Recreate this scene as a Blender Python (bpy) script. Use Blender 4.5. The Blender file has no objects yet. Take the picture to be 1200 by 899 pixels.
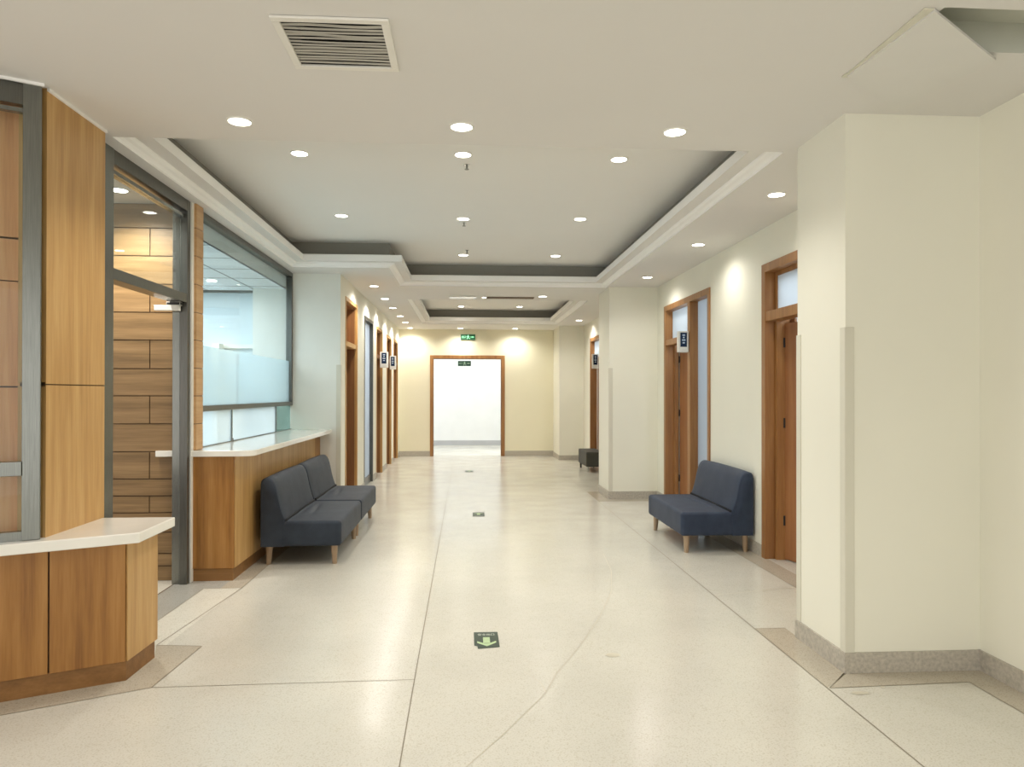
import bpy, bmesh, math, random
from mathutils import Vector, Matrix
random.seed(4)
sc = bpy.context.scene
COL = sc.collection
PI = math.pi

# ------------------------------------------------------------------ materials
def new_mat(name):
    m = bpy.data.materials.new(name); m.use_nodes = True
    nt = m.node_tree
    b = nt.nodes['Principled BSDF']
    return m, nt, b

def node(nt, t, **kw):
    n = nt.nodes.new(t)
    for k, v in kw.items(): setattr(n, k, v)
    return n

def ramp(nt, src, stops):
    r = node(nt, 'ShaderNodeValToRGB')
    els = r.color_ramp.elements
    while len(els) < len(stops): els.new(0.5)
    for e, (p, c) in zip(els, stops):
        e.position = p; e.color = (*c, 1)
    nt.links.new(src, r.inputs[0])
    return r.outputs[0]

def coords(nt, scale, rot=(0, 0, 0)):
    tc = node(nt, 'ShaderNodeTexCoord'); mp = node(nt, 'ShaderNodeMapping')
    mp.inputs['Scale'].default_value = scale; mp.inputs['Rotation'].default_value = rot
    nt.links.new(tc.outputs['Object'], mp.inputs['Vector'])
    return mp.outputs[0]

def noise(nt, vec, scale, detail=3, rough=.5):
    n = node(nt, 'ShaderNodeTexNoise')
    n.inputs['Scale'].default_value = scale; n.inputs['Detail'].default_value = detail
    n.inputs['Roughness'].default_value = rough
    if vec is not None: nt.links.new(vec, n.inputs['Vector'])
    return n.outputs['Fac']

def bump(nt, b, h, strength=.1, dist=.01):
    bp = node(nt, 'ShaderNodeBump'); bp.inputs['Strength'].default_value = strength
    bp.inputs['Distance'].default_value = dist
    nt.links.new(h, bp.inputs['Height']); nt.links.new(bp.outputs[0], b.inputs['Normal'])

def plain(name, col, rough=.5, metal=0, var=.06, nscale=3.0, bmp=0.0, coat=0):
    m, nt, b = new_mat(name)
    v = coords(nt, (1, 1, 1))
    n = noise(nt, v, nscale, 4)
    c0 = tuple(x*(1-var) for x in col); c1 = tuple(min(1, x*(1+var)) for x in col)
    nt.links.new(ramp(nt, n, [(.3, c0), (.7, c1)]), b.inputs['Base Color'])
    b.inputs['Roughness'].default_value = rough; b.inputs['Metallic'].default_value = metal
    b.inputs['Coat Weight'].default_value = coat
    if bmp: bump(nt, b, noise(nt, v, 180, 2), bmp, .002)
    return m

def wood(name, c0, c1, c2, axis='z', rough=.45, scale=1.0, coat=.03):
    m, nt, b = new_mat(name)
    s = {'z': (9, 9, .55), 'x': (.55, 9, 9), 'y': (9, .55, 9)}[axis]
    v = coords(nt, tuple(x*scale for x in s))
    n1 = noise(nt, v, 1.6, 5, .6)
    s2 = {'z': (40, 40, 1.5), 'x': (1.5, 40, 40), 'y': (40, 1.5, 40)}[axis]
    n2 = noise(nt, coords(nt, s2), 3.0, 3)
    mx = node(nt, 'ShaderNodeMath', operation='MULTIPLY_ADD')
    nt.links.new(n2, mx.inputs[0]); mx.inputs[1].default_value = .28
    nt.links.new(n1, mx.inputs[2])
    nt.links.new(ramp(nt, mx.outputs[0], [(.40, c0), (.62, c1), (.88, c2)]), b.inputs['Base Color'])
    b.inputs['Roughness'].default_value = rough; b.inputs['Coat Weight'].default_value = coat
    b.inputs['Coat Roughness'].default_value = .2
    bump(nt, b, n2, .04, .002)
    return m

def emit(name, col, s):
    m, nt, b = new_mat(name)
    b.inputs['Base Color'].default_value = (*col, 1)
    b.inputs['Emission Color'].default_value = (*col, 1); b.inputs['Emission Strength'].default_value = s
    return m

def glass(name, tint=(1, 1, 1), gloss=.09, frost=0.0, frost_col=(.8, .9, .95), rough=.02):
    m = bpy.data.materials.new(name); m.use_nodes = True; nt = m.node_tree; nt.nodes.clear()
    out = node(nt, 'ShaderNodeOutputMaterial')
    tr = node(nt, 'ShaderNodeBsdfTransparent'); tr.inputs[0].default_value = (*tint, 1)
    gl = node(nt, 'ShaderNodeBsdfGlossy'); gl.inputs['Roughness'].default_value = rough
    fr = node(nt, 'ShaderNodeFresnel'); fr.inputs['IOR'].default_value = 1.45
    mul = node(nt, 'ShaderNodeMath', operation='MULTIPLY_ADD'); mul.inputs[1].default_value = .16; mul.inputs[2].default_value = gloss*.1
    nt.links.new(fr.outputs[0], mul.inputs[0])
    base = tr.outputs[0]
    if frost > 0:
        tl = node(nt, 'ShaderNodeBsdfTranslucent'); tl.inputs[0].default_value = (*frost_col, 1)
        df = node(nt, 'ShaderNodeBsdfDiffuse'); df.inputs[0].default_value = (*frost_col, 1)
        m1 = node(nt, 'ShaderNodeMixShader'); m1.inputs[0].default_value = .3
        nt.links.new(tl.outputs[0], m1.inputs[1]); nt.links.new(df.outputs[0], m1.inputs[2])
        m2 = node(nt, 'ShaderNodeMixShader'); m2.inputs[0].default_value = frost
        nt.links.new(tr.outputs[0], m2.inputs[1]); nt.links.new(m1.outputs[0], m2.inputs[2])
        base = m2.outputs[0]
    mix = node(nt, 'ShaderNodeMixShader')
    nt.links.new(mul.outputs[0], mix.inputs[0]); nt.links.new(base, mix.inputs[1]); nt.links.new(gl.outputs[0], mix.inputs[2])
    nt.links.new(mix.outputs[0], out.inputs[0])
    return m

def steel(name, col=(.36, .36, .34), rough=.3):
    m, nt, b = new_mat(name)
    v = coords(nt, (60, 60, 2))
    n = noise(nt, v, 4, 3)
    nt.links.new(ramp(nt, n, [(.3, tuple(x*.88 for x in col)), (.7, tuple(x*1.1 for x in col))]), b.inputs['Base Color'])
    b.inputs['Metallic'].default_value = .9; b.inputs['Roughness'].default_value = rough
    return m

def floor_mat(name, base, speck=(.42, .38, .28), gloss=.21, dark=1.0):
    m, nt, b = new_mat(name)
    v = coords(nt, (1, 1, 1))
    big = noise(nt, v, 1.1, 4, .6)
    c = ramp(nt, big, [(.3, tuple(x*.93 for x in base)), (.7, tuple(min(1, x*1.05) for x in base))])
    vo = node(nt, 'ShaderNodeTexVoronoi'); vo.inputs['Scale'].default_value = 85
    nt.links.new(v, vo.inputs['Vector'])
    n2 = noise(nt, v, 26, 3)
    sub = node(nt, 'ShaderNodeMath', operation='MULTIPLY_ADD'); sub.inputs[1].default_value = -.55
    nt.links.new(n2, sub.inputs[0]); nt.links.new(vo.outputs['Distance'], sub.inputs[2])
    fac = ramp(nt, sub.outputs[0], [(0.0, (1, 1, 1)), (.045, (0, 0, 0))])
    fine = noise(nt, v, 140, 2)
    f2 = ramp(nt, fine, [(.30, (.86, .85, .82)), (.5, (1, 1, 1)), (.72, (1.0, 1.0, 1.0))])
    mm = node(nt, 'ShaderNodeMix', data_type='RGBA', blend_type='MULTIPLY'); mm.inputs[0].default_value = 1
    nt.links.new(c, mm.inputs[6]); nt.links.new(f2, mm.inputs[7])
    mx = node(nt, 'ShaderNodeMix', data_type='RGBA'); mx.inputs[7].default_value = (*speck, 1)
    fs = node(nt, 'ShaderNodeMath', operation='MULTIPLY'); fs.inputs[1].default_value = .40
    nt.links.new(fac, fs.inputs[0]); nt.links.new(fs.outputs[0], mx.inputs[0]); nt.links.new(mm.outputs[2], mx.inputs[6])
    nt.links.new(mx.outputs[2], b.inputs['Base Color'])
    rr = ramp(nt, noise(nt, v, 2.3, 4), [(.3, (gloss*.8,)*3), (.7, (gloss*1.25,)*3)])
    nt.links.new(rr, b.inputs['Roughness'])
    b.inputs['Specular IOR Level'].default_value = .42
    bump(nt, b, noise(nt, v, 3.0, 2), .05, .02)
    return m

M = {}
M['wall'] = plain('cream_wall_paint', (.81, .795, .69), .55, var=.02, nscale=1.2)
M['wall_end'] = plain('yellow_cream_wall_paint', (.83, .79, .61), .55, var=.02, nscale=1.2)
M['wall_cool'] = plain('pale_wall_paint', (.80, .80, .74), .55, var=.02)
M['wall_white'] = plain('white_wall_paint', (.88, .89, .90), .6, var=.02)
M['ceil'] = plain('ceiling_paint', (.72, .705, .685), .8, var=.015, nscale=.8)
M['tray'] = plain('tray_ceiling_paint', (.80, .79, .765), .8, var=.015, nscale=.8)
M['cornice'] = plain('white_cornice_paint', (.90, .895, .88), .6, var=.01)
M['recess'] = plain('grey_recess_paint', (.30, .29, .255), .8, var=.02)  # darkened so the cove shade is painted into the colour
M['floor'] = floor_mat('cream_terrazzo', (.61, .59, .525))
M['floor_strip'] = floor_mat('grey_brown_terrazzo', (.48, .435, .355), (.25, .22, .17), .2)
M['floor_grey'] = floor_mat('grey_threshold_terrazzo', (.40, .395, .36), (.25, .24, .2), .2)
M['floor_light'] = floor_mat('pale_terrazzo', (.70, .68, .60), gloss=.2)
M['seam'] = plain('brass_seam', (.20, .17, .12), .5)
M['hair'] = plain('hairline_crack', (.50, .45, .34), .5)
M['stain'] = plain('faint_stain', (.55, .51, .41), .3)
M['base'] = plain('stone_skirting', (.45, .415, .355), .45, var=.18, nscale=55)
M['wood'] = wood('light_cherry_veneer', (.20, .080, .013), (.315, .140, .028), (.41, .205, .055))
M['wood2'] = wood('pale_cherry_veneer', (.37, .20, .062), (.50, .29, .10), (.61, .39, .165))
M['toe'] = wood('toe_kick_veneer', (.16, .068, .014), (.22, .10, .024), (.29, .14, .042), 'x')
M['wood_b'] = wood('reddish_panel_veneer', (.58, .255, .10), (.74, .36, .15), (.82, .46, .22))  # colour lifted to stand in for weak light behind the glass screen
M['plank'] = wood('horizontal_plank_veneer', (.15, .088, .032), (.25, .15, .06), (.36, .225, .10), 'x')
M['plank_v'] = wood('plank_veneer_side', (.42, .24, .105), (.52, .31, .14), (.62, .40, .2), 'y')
M['groove'] = plain('dark_groove', (.10, .055, .025), .7)
M['doorwood'] = wood('reddish_door_veneer', (.22, .092, .027), (.31, .142, .043), (.40, .205, .072), rough=.4, coat=.1)
M['leafwood'] = wood('door_leaf_veneer', (.23, .088, .028), (.29, .118, .040), (.355, .16, .058), rough=.45, coat=.1)
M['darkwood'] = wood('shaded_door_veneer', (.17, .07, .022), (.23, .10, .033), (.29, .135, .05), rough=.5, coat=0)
M['benchleg'] = wood('bench_leg_wood', (.26, .17, .10), (.35, .245, .155), (.45, .33, .22), scale=2)
M['white_top'] = plain('white_worktop', (.83, .81, .75), .14, var=.025, nscale=6, coat=.3)
M['steel'] = steel('brushed_steel', (.21, .215, .195), .24)
M['steel_d'] = steel('dark_steel', (.15, .15, .135), .3)
M['black'] = plain('black_plastic', (.02, .02, .02), .5)
M['glass'] = glass('clear_glass', (.93, .97, .98))
M['glass_green'] = glass('greenish_glass', (.62, .74, .72), .15)
M['frost'] = glass('frosted_film', (.94, .98, 1), .1, .62, (.80, .87, .89))
M['frost_low'] = glass('lightly_frosted_glass', (.95, .98, 1), .1, .45, (.86, .92, .94))
M['frost_door'] = glass('frosted_door_glass', (1, 1, 1), .1, .9, (.82, .88, .93))
M['frost_grey'] = glass('grey_frosted_glass', (.8, .85, .9), .1, .92, (.62, .66, .70))
M['plastic'] = plain('white_plastic', (.82, .81, .76), .4, var=.01)
M['guard'] = plain('corner_guard_plastic', (.66, .64, .54), .45, var=.01)
M['lens'] = emit('downlight_lens', (1, .96, .86), 14)
M['panel_light'] = emit('room_light_lens', (.92, .97, 1), 6)
M['navy'] = plain('navy_screen', (.012, .03, .075), .25)
M['screen_mark'] = emit('screen_marks', (.45, .55, .68), .12)
M['exit_green'] = emit('lit_green_sign', (.01, .09, .035), .5)
M['exit_mark'] = emit('lit_green_mark', (.35, .95, .55), 1.0)
M['exit_green2'] = plain('dark_green_sign', (.02, .085, .055), .4)
M['exit_mark2'] = plain('pale_green_mark', (.55, .75, .62), .4)
M['sticker'] = plain('dark_green_sticker', (.028, .05, .034), .45, var=.12, nscale=20)
M['sticker_mark'] = plain('pale_green_arrow', (.42, .55, .31), .45)
M['white_mark'] = plain('pale_lettering', (.62, .66, .56), .45)
M['vent'] = plain('vent_frame_paint', (.78, .76, .71), .5, var=.02)
M['slat'] = plain('vent_slat_paint', (.40, .385, .34), .45, var=.1)
M['hatch'] = plain('hatch_paint', (.71, .70, .675), .7, var=.02)
M['hatch_in'] = plain('hatch_recess_paint', (.56, .57, .51), .8, var=.04)
M['chrome'] = steel('chrome', (.6, .6, .58), .15)
M['tile'] = plain('ceiling_tile', (.80, .84, .86), .7, var=.01)
M['wall_office'] = plain('pale_blue_office_paint', (.66, .74, .77), .6, var=.02)
M['tan'] = plain('tan_cabinet', (.50, .42, .28), .5)
M['lobby_base'] = plain('lobby_skirting', (.50, .50, .52), .5)

def fabric(name, c0, c1):
    m, nt, b = new_mat(name)
    v = coords(nt, (1, 1, 1))
    n = noise(nt, v, 5, 5, .6)
    nt.links.new(ramp(nt, n, [(.3, c0), (.7, c1)]), b.inputs['Base Color'])
    b.inputs['Roughness'].default_value = .62
    b.inputs['Sheen Weight'].default_value = .05; b.inputs['Specular IOR Level'].default_value = .35
    w = noise(nt, v, 420, 2)
    bump(nt, b, w, .25, .003)
    return m
M['fabric'] = fabric('slate_fabric', (.014, .021, .034), (.031, .042, .061))
M['fabric_navy'] = fabric('navy_slate_fabric', (.015, .026, .053), (.032, .047, .082))
M['fabric_olive'] = fabric('charcoal_leather', (.035, .035, .028), (.052, .052, .042))
M['fabric_seam'] = plain('dark_seam', (.008, .009, .012), .8)

# ------------------------------------------------------------------ mesh helpers
class MB:
    def __init__(self): self.v = []; self.f = []; self.mi = []; self.mats = []
    def m(self, mat):
        if mat not in self.mats: self.mats.append(mat)
        return self.mats.index(mat)
    def face(self, pts, mat):
        b = len(self.v); self.v += [tuple(p) for p in pts]
        self.f.append(tuple(range(b, b+len(pts)))); self.mi.append(self.m(mat)); return self
    def poly_up(self, pts2, z, mat):
        a = sum(pts2[i][0]*pts2[(i+1) % len(pts2)][1]-pts2[(i+1) % len(pts2)][0]*pts2[i][1] for i in range(len(pts2)))
        if a < 0: pts2 = pts2[::-1]
        return self.face([(x, y, z) for x, y in pts2], mat)
    def prism(self, pts2, z0, z1, mat):
        a = sum(pts2[i][0]*pts2[(i+1) % len(pts2)][1]-pts2[(i+1) % len(pts2)][0]*pts2[i][1] for i in range(len(pts2)))
        if a < 0: pts2 = pts2[::-1]
        n = len(pts2); b = len(self.v)
        self.v += [(x, y, z0) for x, y in pts2]+[(x, y, z1) for x, y in pts2]
        k = self.m(mat)
        self.f.append(tuple(b+i for i in reversed(range(n)))); self.mi.append(k)
        self.f.append(tuple(b+n+i for i in range(n))); self.mi.append(k)
        for i in range(n):
            j = (i+1) % n
            self.f.append((b+i, b+j, b+n+j, b+n+i)); self.mi.append(k)
        return self
    def box(self, x0, x1, y0, y1, z0, z1, mat):
        if x0 > x1: x0, x1 = x1, x0
        if y0 > y1: y0, y1 = y1, y0
        return self.prism([(x0, y0), (x1, y0), (x1, y1), (x0, y1)], z0, z1, mat)
    def lathe(self, prof, mat, c=(0, 0, 0), n=24, caps=True):
        k = self.m(mat); b = len(self.v)
        for r, z in prof:
            for i in range(n):
                a = 2*PI*i/n; self.v.append((c[0]+r*math.cos(a), c[1]+r*math.sin(a), c[2]+z))
        for j in range(len(prof)-1):
            for i in range(n):
                i2 = (i+1) % n
                self.f.append((b+j*n+i, b+j*n+i2, b+(j+1)*n+i2, b+(j+1)*n+i)); self.mi.append(k)
        if caps:
            self.f.append(tuple(b+i for i in reversed(range(n)))); self.mi.append(k)
            t = b+(len(prof)-1)*n
            self.f.append(tuple(t+i for i in range(n))); self.mi.append(k)
        return self
    def build(self, name, parent=None, bevel=0, seg=2, smooth=False, fix=True):
        me = bpy.data.meshes.new(name); me.from_pydata(self.v, [], self.f)
        for mt in self.mats: me.materials.append(mt)
        for p, i in zip(me.polygons, self.mi): p.material_index = i
        bm = bmesh.new(); bm.from_mesh(me)
        if fix: bmesh.ops.recalc_face_normals(bm, faces=bm.faces)
        if bevel:
            bmesh.ops.bevel(bm, geom=[e for e in bm.edges if e.is_manifold], offset=bevel, segments=seg, affect='EDGES', profile=.5)
        bm.to_mesh(me); bm.free()
        if smooth:
            for p in me.polygons: p.use_smooth = True
            try: me.set_sharp_from_angle(angle=math.radians(40))
            except Exception: pass
        o = bpy.data.objects.new(name, me); COL.objects.link(o)
        if parent: o.parent = parent
        return o

def tag(o, label=None, cat=None, group=None, kind=None):
    if label: o['label'] = label
    if cat: o['category'] = cat
    if group: o['group'] = group
    if kind: o['kind'] = kind
    return o
def struct(o, label=None): return tag(o, label, kind='structure')
def empty(name, loc=(0, 0, 0), rz=0):
    o = bpy.data.objects.new(name, None); o.empty_display_size = .1
    o.location = loc; o.rotation_euler = (0, 0, rz); COL.objects.link(o); return o
def copy_tree(o, parent=None):
    c = o.copy(); COL.objects.link(c)
    if parent: c.parent = parent
    for ch in list(o.children): copy_tree(ch, c)
    return c
def text_mesh(body, name, mat, size, parent=None, mw=None):
    cu = bpy.data.curves.new(name, 'FONT'); cu.body = body; cu.size = size
    cu.align_x = 'CENTER'; cu.align_y = 'CENTER'; cu.extrude = 0; cu.resolution_u = 3
    t = bpy.data.objects.new(name+'_src', cu); COL.objects.link(t)
    dg = bpy.context.evaluated_depsgraph_get(); dg.update()
    me = bpy.data.meshes.new_from_object(t.evaluated_get(dg))
    bpy.data.objects.remove(t); bpy.data.curves.remove(cu)
    me.materials.clear(); me.materials.append(mat)
    o = bpy.data.objects.new(name, me); COL.objects.link(o)
    if parent: o.parent = parent
    if mw is not None: o.matrix_local = mw
    return o

# ------------------------------------------------------------------ dimensions (metres)
ZC = 2.91          # flat ceiling
ZT = 3.20          # tray ceiling
XL, XR = -1.545, 2.62
YE = 16.5

# ------------------------------------------------------------------ floor
f = MB()
f.poly_up([(-7, -4), (7, -4), (7, 22), (-7, 22)], 0, M['floor'])
z1, z2, z3 = .0006, .0011, .0016
# border round the near counter
f.poly_up([(-2.95, 2.93), (-1.545, 3.634), (-1.51, 4.21), (-1.775, 4.24), (-1.704, 4.04), (-1.711, 3.731), (-2.95, 3.12)], z1, M['floor_strip'])
def seam(pts, w=.006, mat=None, z=z2):
    mat = mat or M['seam']
    for (ax, ay), (bx, by) in zip(pts, pts[1:]):
        d = Vector((bx-ax, by-ay)); n = Vector((-d.y, d.x)).normalized()*w/2
        f.poly_up([(ax+n.x, ay+n.y), (ax-n.x, ay-n.y), (bx-n.x, by-n.y), (bx+n.x, by+n.y)], z, mat)
seam([(-2.95, 2.93), (-1.545, 3.634), (-1.51, 4.21), (-1.775, 4.24)])
# threshold and strips by the passage and the second counter
f.poly_up([(-2.21, 4.15), (-1.97, 4.15), (-1.94, 5.44), (-2.21, 5.62)], z1, M['floor_grey'])
f.poly_up([(-1.97, 4.24), (-1.72, 4.24), (-1.675, 5.44), (-1.94, 5.44)], z1, M['floor_light'])
f.poly_up([(-2.21, 5.44), (-1.665, 5.44), (-1.665, 5.68), (-2.21, 5.68)], z1*1.3, M['floor_grey'])
f.poly_up([(-1.82, 5.44), (-1.665, 5.44), (-1.66, 8.9), (-1.82, 8.9)], z1*1.6, M['floor_strip'])
f.poly_up([(-5, 3.9), (-2.215, 3.9), (-2.215, 5.7), (-5, 5.7)], z1, M['floor_light'])
seam([(-2.213, 4.1), (-2.213, 5.6)], .01, M['groove'])
seam([(-1.94, 5.44), (-1.97, 4.24)], .005); seam([(-1.775, 4.24), (-1.665, 5.44), (-1.66, 8.9)], .006)
seam([(-1.94, 5.44), (-1.665, 5.44)], .005)
# long seams of the corridor floor
seam([(-.245, -1), (-.262, 3.65), (-.28, 16.4)], .005)
seam([(-1.545, 3.634), (-.262, 3.655)], .004)
seam([(1.775, -1), (1.772, 3.42), (1.75, 16.4)], .006)
# borders along the right pillars and wall
f.poly_up([(1.775, 4.32), (1.775, 3.43), (1.965, 3.605), (1.965, 4.32)], z1, M['floor_strip'])
f.poly_up([(1.78, 3.425), (2.52, 3.455), (2.70, 3.65), (1.965, 3.62)], z1, M['floor_strip'])
f.poly_up([(2.52, -2), (2.70, -2), (2.70, 3.65), (2.52, 3.455)], z1, M['floor_strip'])
seam([(2.52, -2), (2.52, 3.455), (1.78, 3.425)], .006); seam([(1.775, 4.32), (1.97, 4.32)], .005); seam([(1.785, 3.43), (1.965, 3.605)], .005)
f.poly_up([(2.455, 4.16), (2.63, 4.16), (2.63, 9.72), (2.43, 9.72)], z1, M['floor_strip'])
seam([(2.455, 4.16), (2.43, 9.5)], .006)
f.poly_up([(1.76, 9.5), (1.95, 9.5), (1.95, 10.45), (1.76, 10.45)], z1, M['floor_strip'])
f.poly_up([(1.95, 9.5), (2.43, 9.5), (2.43, 9.73), (1.95, 9.73)], z1, M['floor_strip'])
seam([(1.78, 5.05), (2.45, 5.22)], .004, M['hair'])
# hairline cracks and stains
crk = [(-.05, 2.6), (0, 2.79), (.16, 3.05), (.385, 3.457), (.47, 3.7), (.635, 4.045), (.86, 4.6), (1.06, 5.2), (1.18, 5.8), (1.23, 6.4)]
seam(crk, .0022, M['hair'], z3)
seam([(.385, 3.457), (.37, 3.58), (.30, 3.72)], .002, M['hair'], z3)
for cx, cy, rx, ry in ((.808, 3.929, .04, .03), (1.90, 3.36, .045, .02), (2.05, 3.42, .01, .01)):
    f.poly_up([(cx+rx*math.cos(a*PI/7)*(1+.2*math.sin(a*3)), cy+ry*math.sin(a*PI/7)) for a in range(14)], z3, M['stain'])
struct(f.build('floor', fix=False), 'cream terrazzo floor with grey borders and thin seams')

# ------------------------------------------------------------------ ceiling
def grid(mb, xs, ys, hole, z, mat):
    for x0, x1 in zip(xs, xs[1:]):
        for y0, y1 in zip(ys, ys[1:]):
            cx, cy = (x0+x1)/2, (y0+y1)/2
            if not hole(cx, cy): mb.face([(x0, y0, z), (x0, y1, z), (x1, y1, z), (x1, y0, z)], mat)
T1 = [(1.915, 4.22), (1.915, 9.82), (-.905, 9.82), (-.905, 8.45), (-2.02, 8.45), (-2.02, 4.22)]
T2 = [(1.91, 11.23), (1.91, 15.15), (-.93, 15.15), (-.93, 11.23)]
VX = (-.735, -.335, 2.84, 3.225)
HX = (1.80, 2.66, 2.595, 2.925)
def hole(x, y):
    if -2.02 < x < 1.915 and 4.22 < y < 8.45: return True
    if -.905 < x < 1.915 and 8.4 < y < 9.82: return True
    if -.93 < x < 1.91 and 11.23 < y < 15.15: return True
    if HX[0] < x < HX[1] and HX[2] < y < HX[3]: return True
    if VX[0] < x < VX[1] and VX[2] < y < VX[3]: return True
    return False
c = MB()
grid(c, [-7, -2.165, -2.02, -.93, -.905, VX[0], VX[1], HX[0], 1.91, 1.915, HX[1], 7], [-4, HX[2], VX[2], HX[3], VX[3], 4.22, 5.7, 8.45, 9.82, 11.23, 15.15, 16.6],
     lambda x, y: hole(x, y) or (x < -2.16 and y > 5.7) or (x > 2.82 and y > 4.2), ZC, M['ceil'])
# tray ceilings and recess walls
c.face([(p[0], p[1], ZT) for p in T1], M['tray']); c.face([(p[0], p[1], ZT) for p in T2], M['tray'])
for T in (T1, T2):
    for i in range(len(T)):
        a, b = T[i], T[(i+1) % len(T)]
        near = i == len(T)-1
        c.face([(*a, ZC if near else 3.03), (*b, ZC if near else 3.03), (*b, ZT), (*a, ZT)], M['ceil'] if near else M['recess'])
hx0, hx1, hy0, hy1 = HX
for a, b in (((hx0, hy0), (hx1, hy0)), ((hx1, hy0), (hx1, hy1)), ((hx1, hy1), (hx0, hy1)), ((hx0, hy1), (hx0, hy0))):
    c.face([(*a, ZC), (*b, ZC), (*b, ZC+.13), (*a, ZC+.13)], M['hatch_in'])
c.face([(hx0, hy0, ZC+.13), (hx1, hy0, ZC+.13), (hx1, hy1, ZC+.13), (hx0, hy1, ZC+.13)], M['hatch_in'])
# roof slab above everything so no sky leaks in
c.box(-7, 7, -4, 22, 3.45, 3.55, M['ceil'])
struct(c.build('ceiling', fix=False), 'flat plaster ceiling with two recessed trays')

def sweep(name, poly, prof, mat):
    mb = MB(); n = len(poly)
    def inward(i):
        # inward normals of the segments meeting at vertex i (open path, counter-clockwise)
        ns = []
        for a, b in ((i-1, i), (i, i+1)):
            if 0 <= a and b < n:
                d = Vector((poly[b][0]-poly[a][0], poly[b][1]-poly[a][1])).normalized(); ns.append(Vector((-d.y, d.x)))
        if len(ns) == 1: return ns[0]
        return ns[0]+ns[1]
    rings = []
    for i, p in enumerate(poly):
        nn = inward(i)
        rings.append([(p[0]+nn.x*d, p[1]+nn.y*d, z) for d, z in prof])
    for r0, r1 in zip(rings, rings[1:]):
        for j in range(len(prof)-1):
            mb.face([r0[j], r1[j], r1[j+1], r0[j+1]], M['ceil'] if j == 6 else (M['recess'] if j >= 10 else mat))  # flat underside and cove top coloured darker to paint in their shade
    return mb.build(name, fix=False)
prof = [(0, ZC), (0, 2.924), (.012, 2.930), (.022, 2.936), (.045, 2.941), (.058, 2.950), (.062, 2.960), (.16, 2.960), (.16, 3.028), (.154, 3.036), (.13, 3.036), (0, 3.03)]
struct(sweep('trim_1', T1, prof, M['cornice']), 'white stepped cornice round the front ceiling tray')
struct(sweep('trim_2', T2, prof, M['cornice']), 'white stepped cornice round the far ceiling tray')

# ------------------------------------------------------------------ walls
def wall_x(name, x0, x1, y0, y1, holes, mat, z1=ZC, label=None):
    """wall standing in a plane of constant x; holes are (y0, y1, z0, z1)"""
    mb = MB(); ys = sorted({y0, y1, *[h[0] for h in holes], *[h[1] for h in holes]}); zs = sorted({0, z1, *[h[2] for h in holes], *[h[3] for h in holes]})
    for a, b in zip(ys, ys[1:]):
        for p, q in zip(zs, zs[1:]):
            cy, cz = (a+b)/2, (p+q)/2
            if any(h[0] < cy < h[1] and h[2] < cz < h[3] for h in holes): continue
            mb.box(x0, x1, a, b, p, q, mat)
    return struct(mb.build(name), label)
def wall_y(name, y0, y1, x0, x1, holes, mat, z1=ZC, label=None):
    mb = MB(); xs = sorted({x0, x1, *[h[0] for h in holes], *[h[1] for h in holes]}); zs = sorted({0, z1, *[h[2] for h in holes], *[h[3] for h in holes]})
    for a, b in zip(xs, xs[1:]):
        for p, q in zip(zs, zs[1:]):
            cx, cz = (a+b)/2, (p+q)/2
            if any(h[0] < cx < h[1] and h[2] < cz < h[3] for h in holes): continue
            mb.box(a, b, y0, y1, p, q, mat)
    return struct(mb.build(name), label)

# right side
wall_x('wall_right_front', 2.695, 2.82, -4, 3.65, [], M['wall'], label='cream wall right of the near pillar')
struct(MB().box(1.965, 2.82, 3.61, 4.15, 0, ZC, M['wall']).build('wall_right_pillar'), 'near cream pillar jutting from the right wall')
D1 = (5.10, 6.19); D2 = (7.57, 9.35)
wall_x('wall_right', XR, XR+.2, 4.15, 9.73, [(D1[0], D1[1], 0, 2.58), (D2[0], D2[1], 0, 2.59)], M['wall'], label='cream right corridor wall with two doorways')
struct(MB().box(1.95, 2.82, 9.72, 10.5, 0, ZC, M['wall']).build('wall_right_far_pillar'), 'second cream pillar jutting from the right wall')
D3 = (13.15, 14.55)
wall_x('wall_right_far', 2.53, 2.73, 10.5, 15.42, [(D3[0], D3[1], 0, 2.56)], M['wall'], label='far part of the right corridor wall')
struct(MB().box(2.0, 2.73, 15.42, 16.5, 0, ZC, M['wall']).build('wall_right_end_pillar'), 'cream pillar in the far right corner')
# left side
LD = [(9.24, 10.24, 2.685), (10.93, 11.93, 2.625), (12.37, 13.24, 2.60), (13.94, 14.80, 2.58), (15.23, 16.16, 2.60)]
wall_x('wall_left', XL-.2, XL, 8.9, 16.6, [(a, b, 0, t) for a, b, t in LD], M['wall'], label='cream left corridor wall with a row of doorways')
struct(MB().box(-2.6, XL-.2, 8.9, 9.1, 0, ZC, M['wall_cool']).box(XL-.2, XL-.0005, 8.899, 8.9, 0, ZC, M['wall_cool']).build('wall_left_return'), 'pale short wall at the end of the counter')
# end wall
OP = (-.765, .790, 2.235)
wall_y('wall_back', YE, YE+.2, -1.8, 2.75, [(OP[0], OP[1], 0, OP[2])], M['wall_end'], label='yellow cream end wall with an open doorway')
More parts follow.
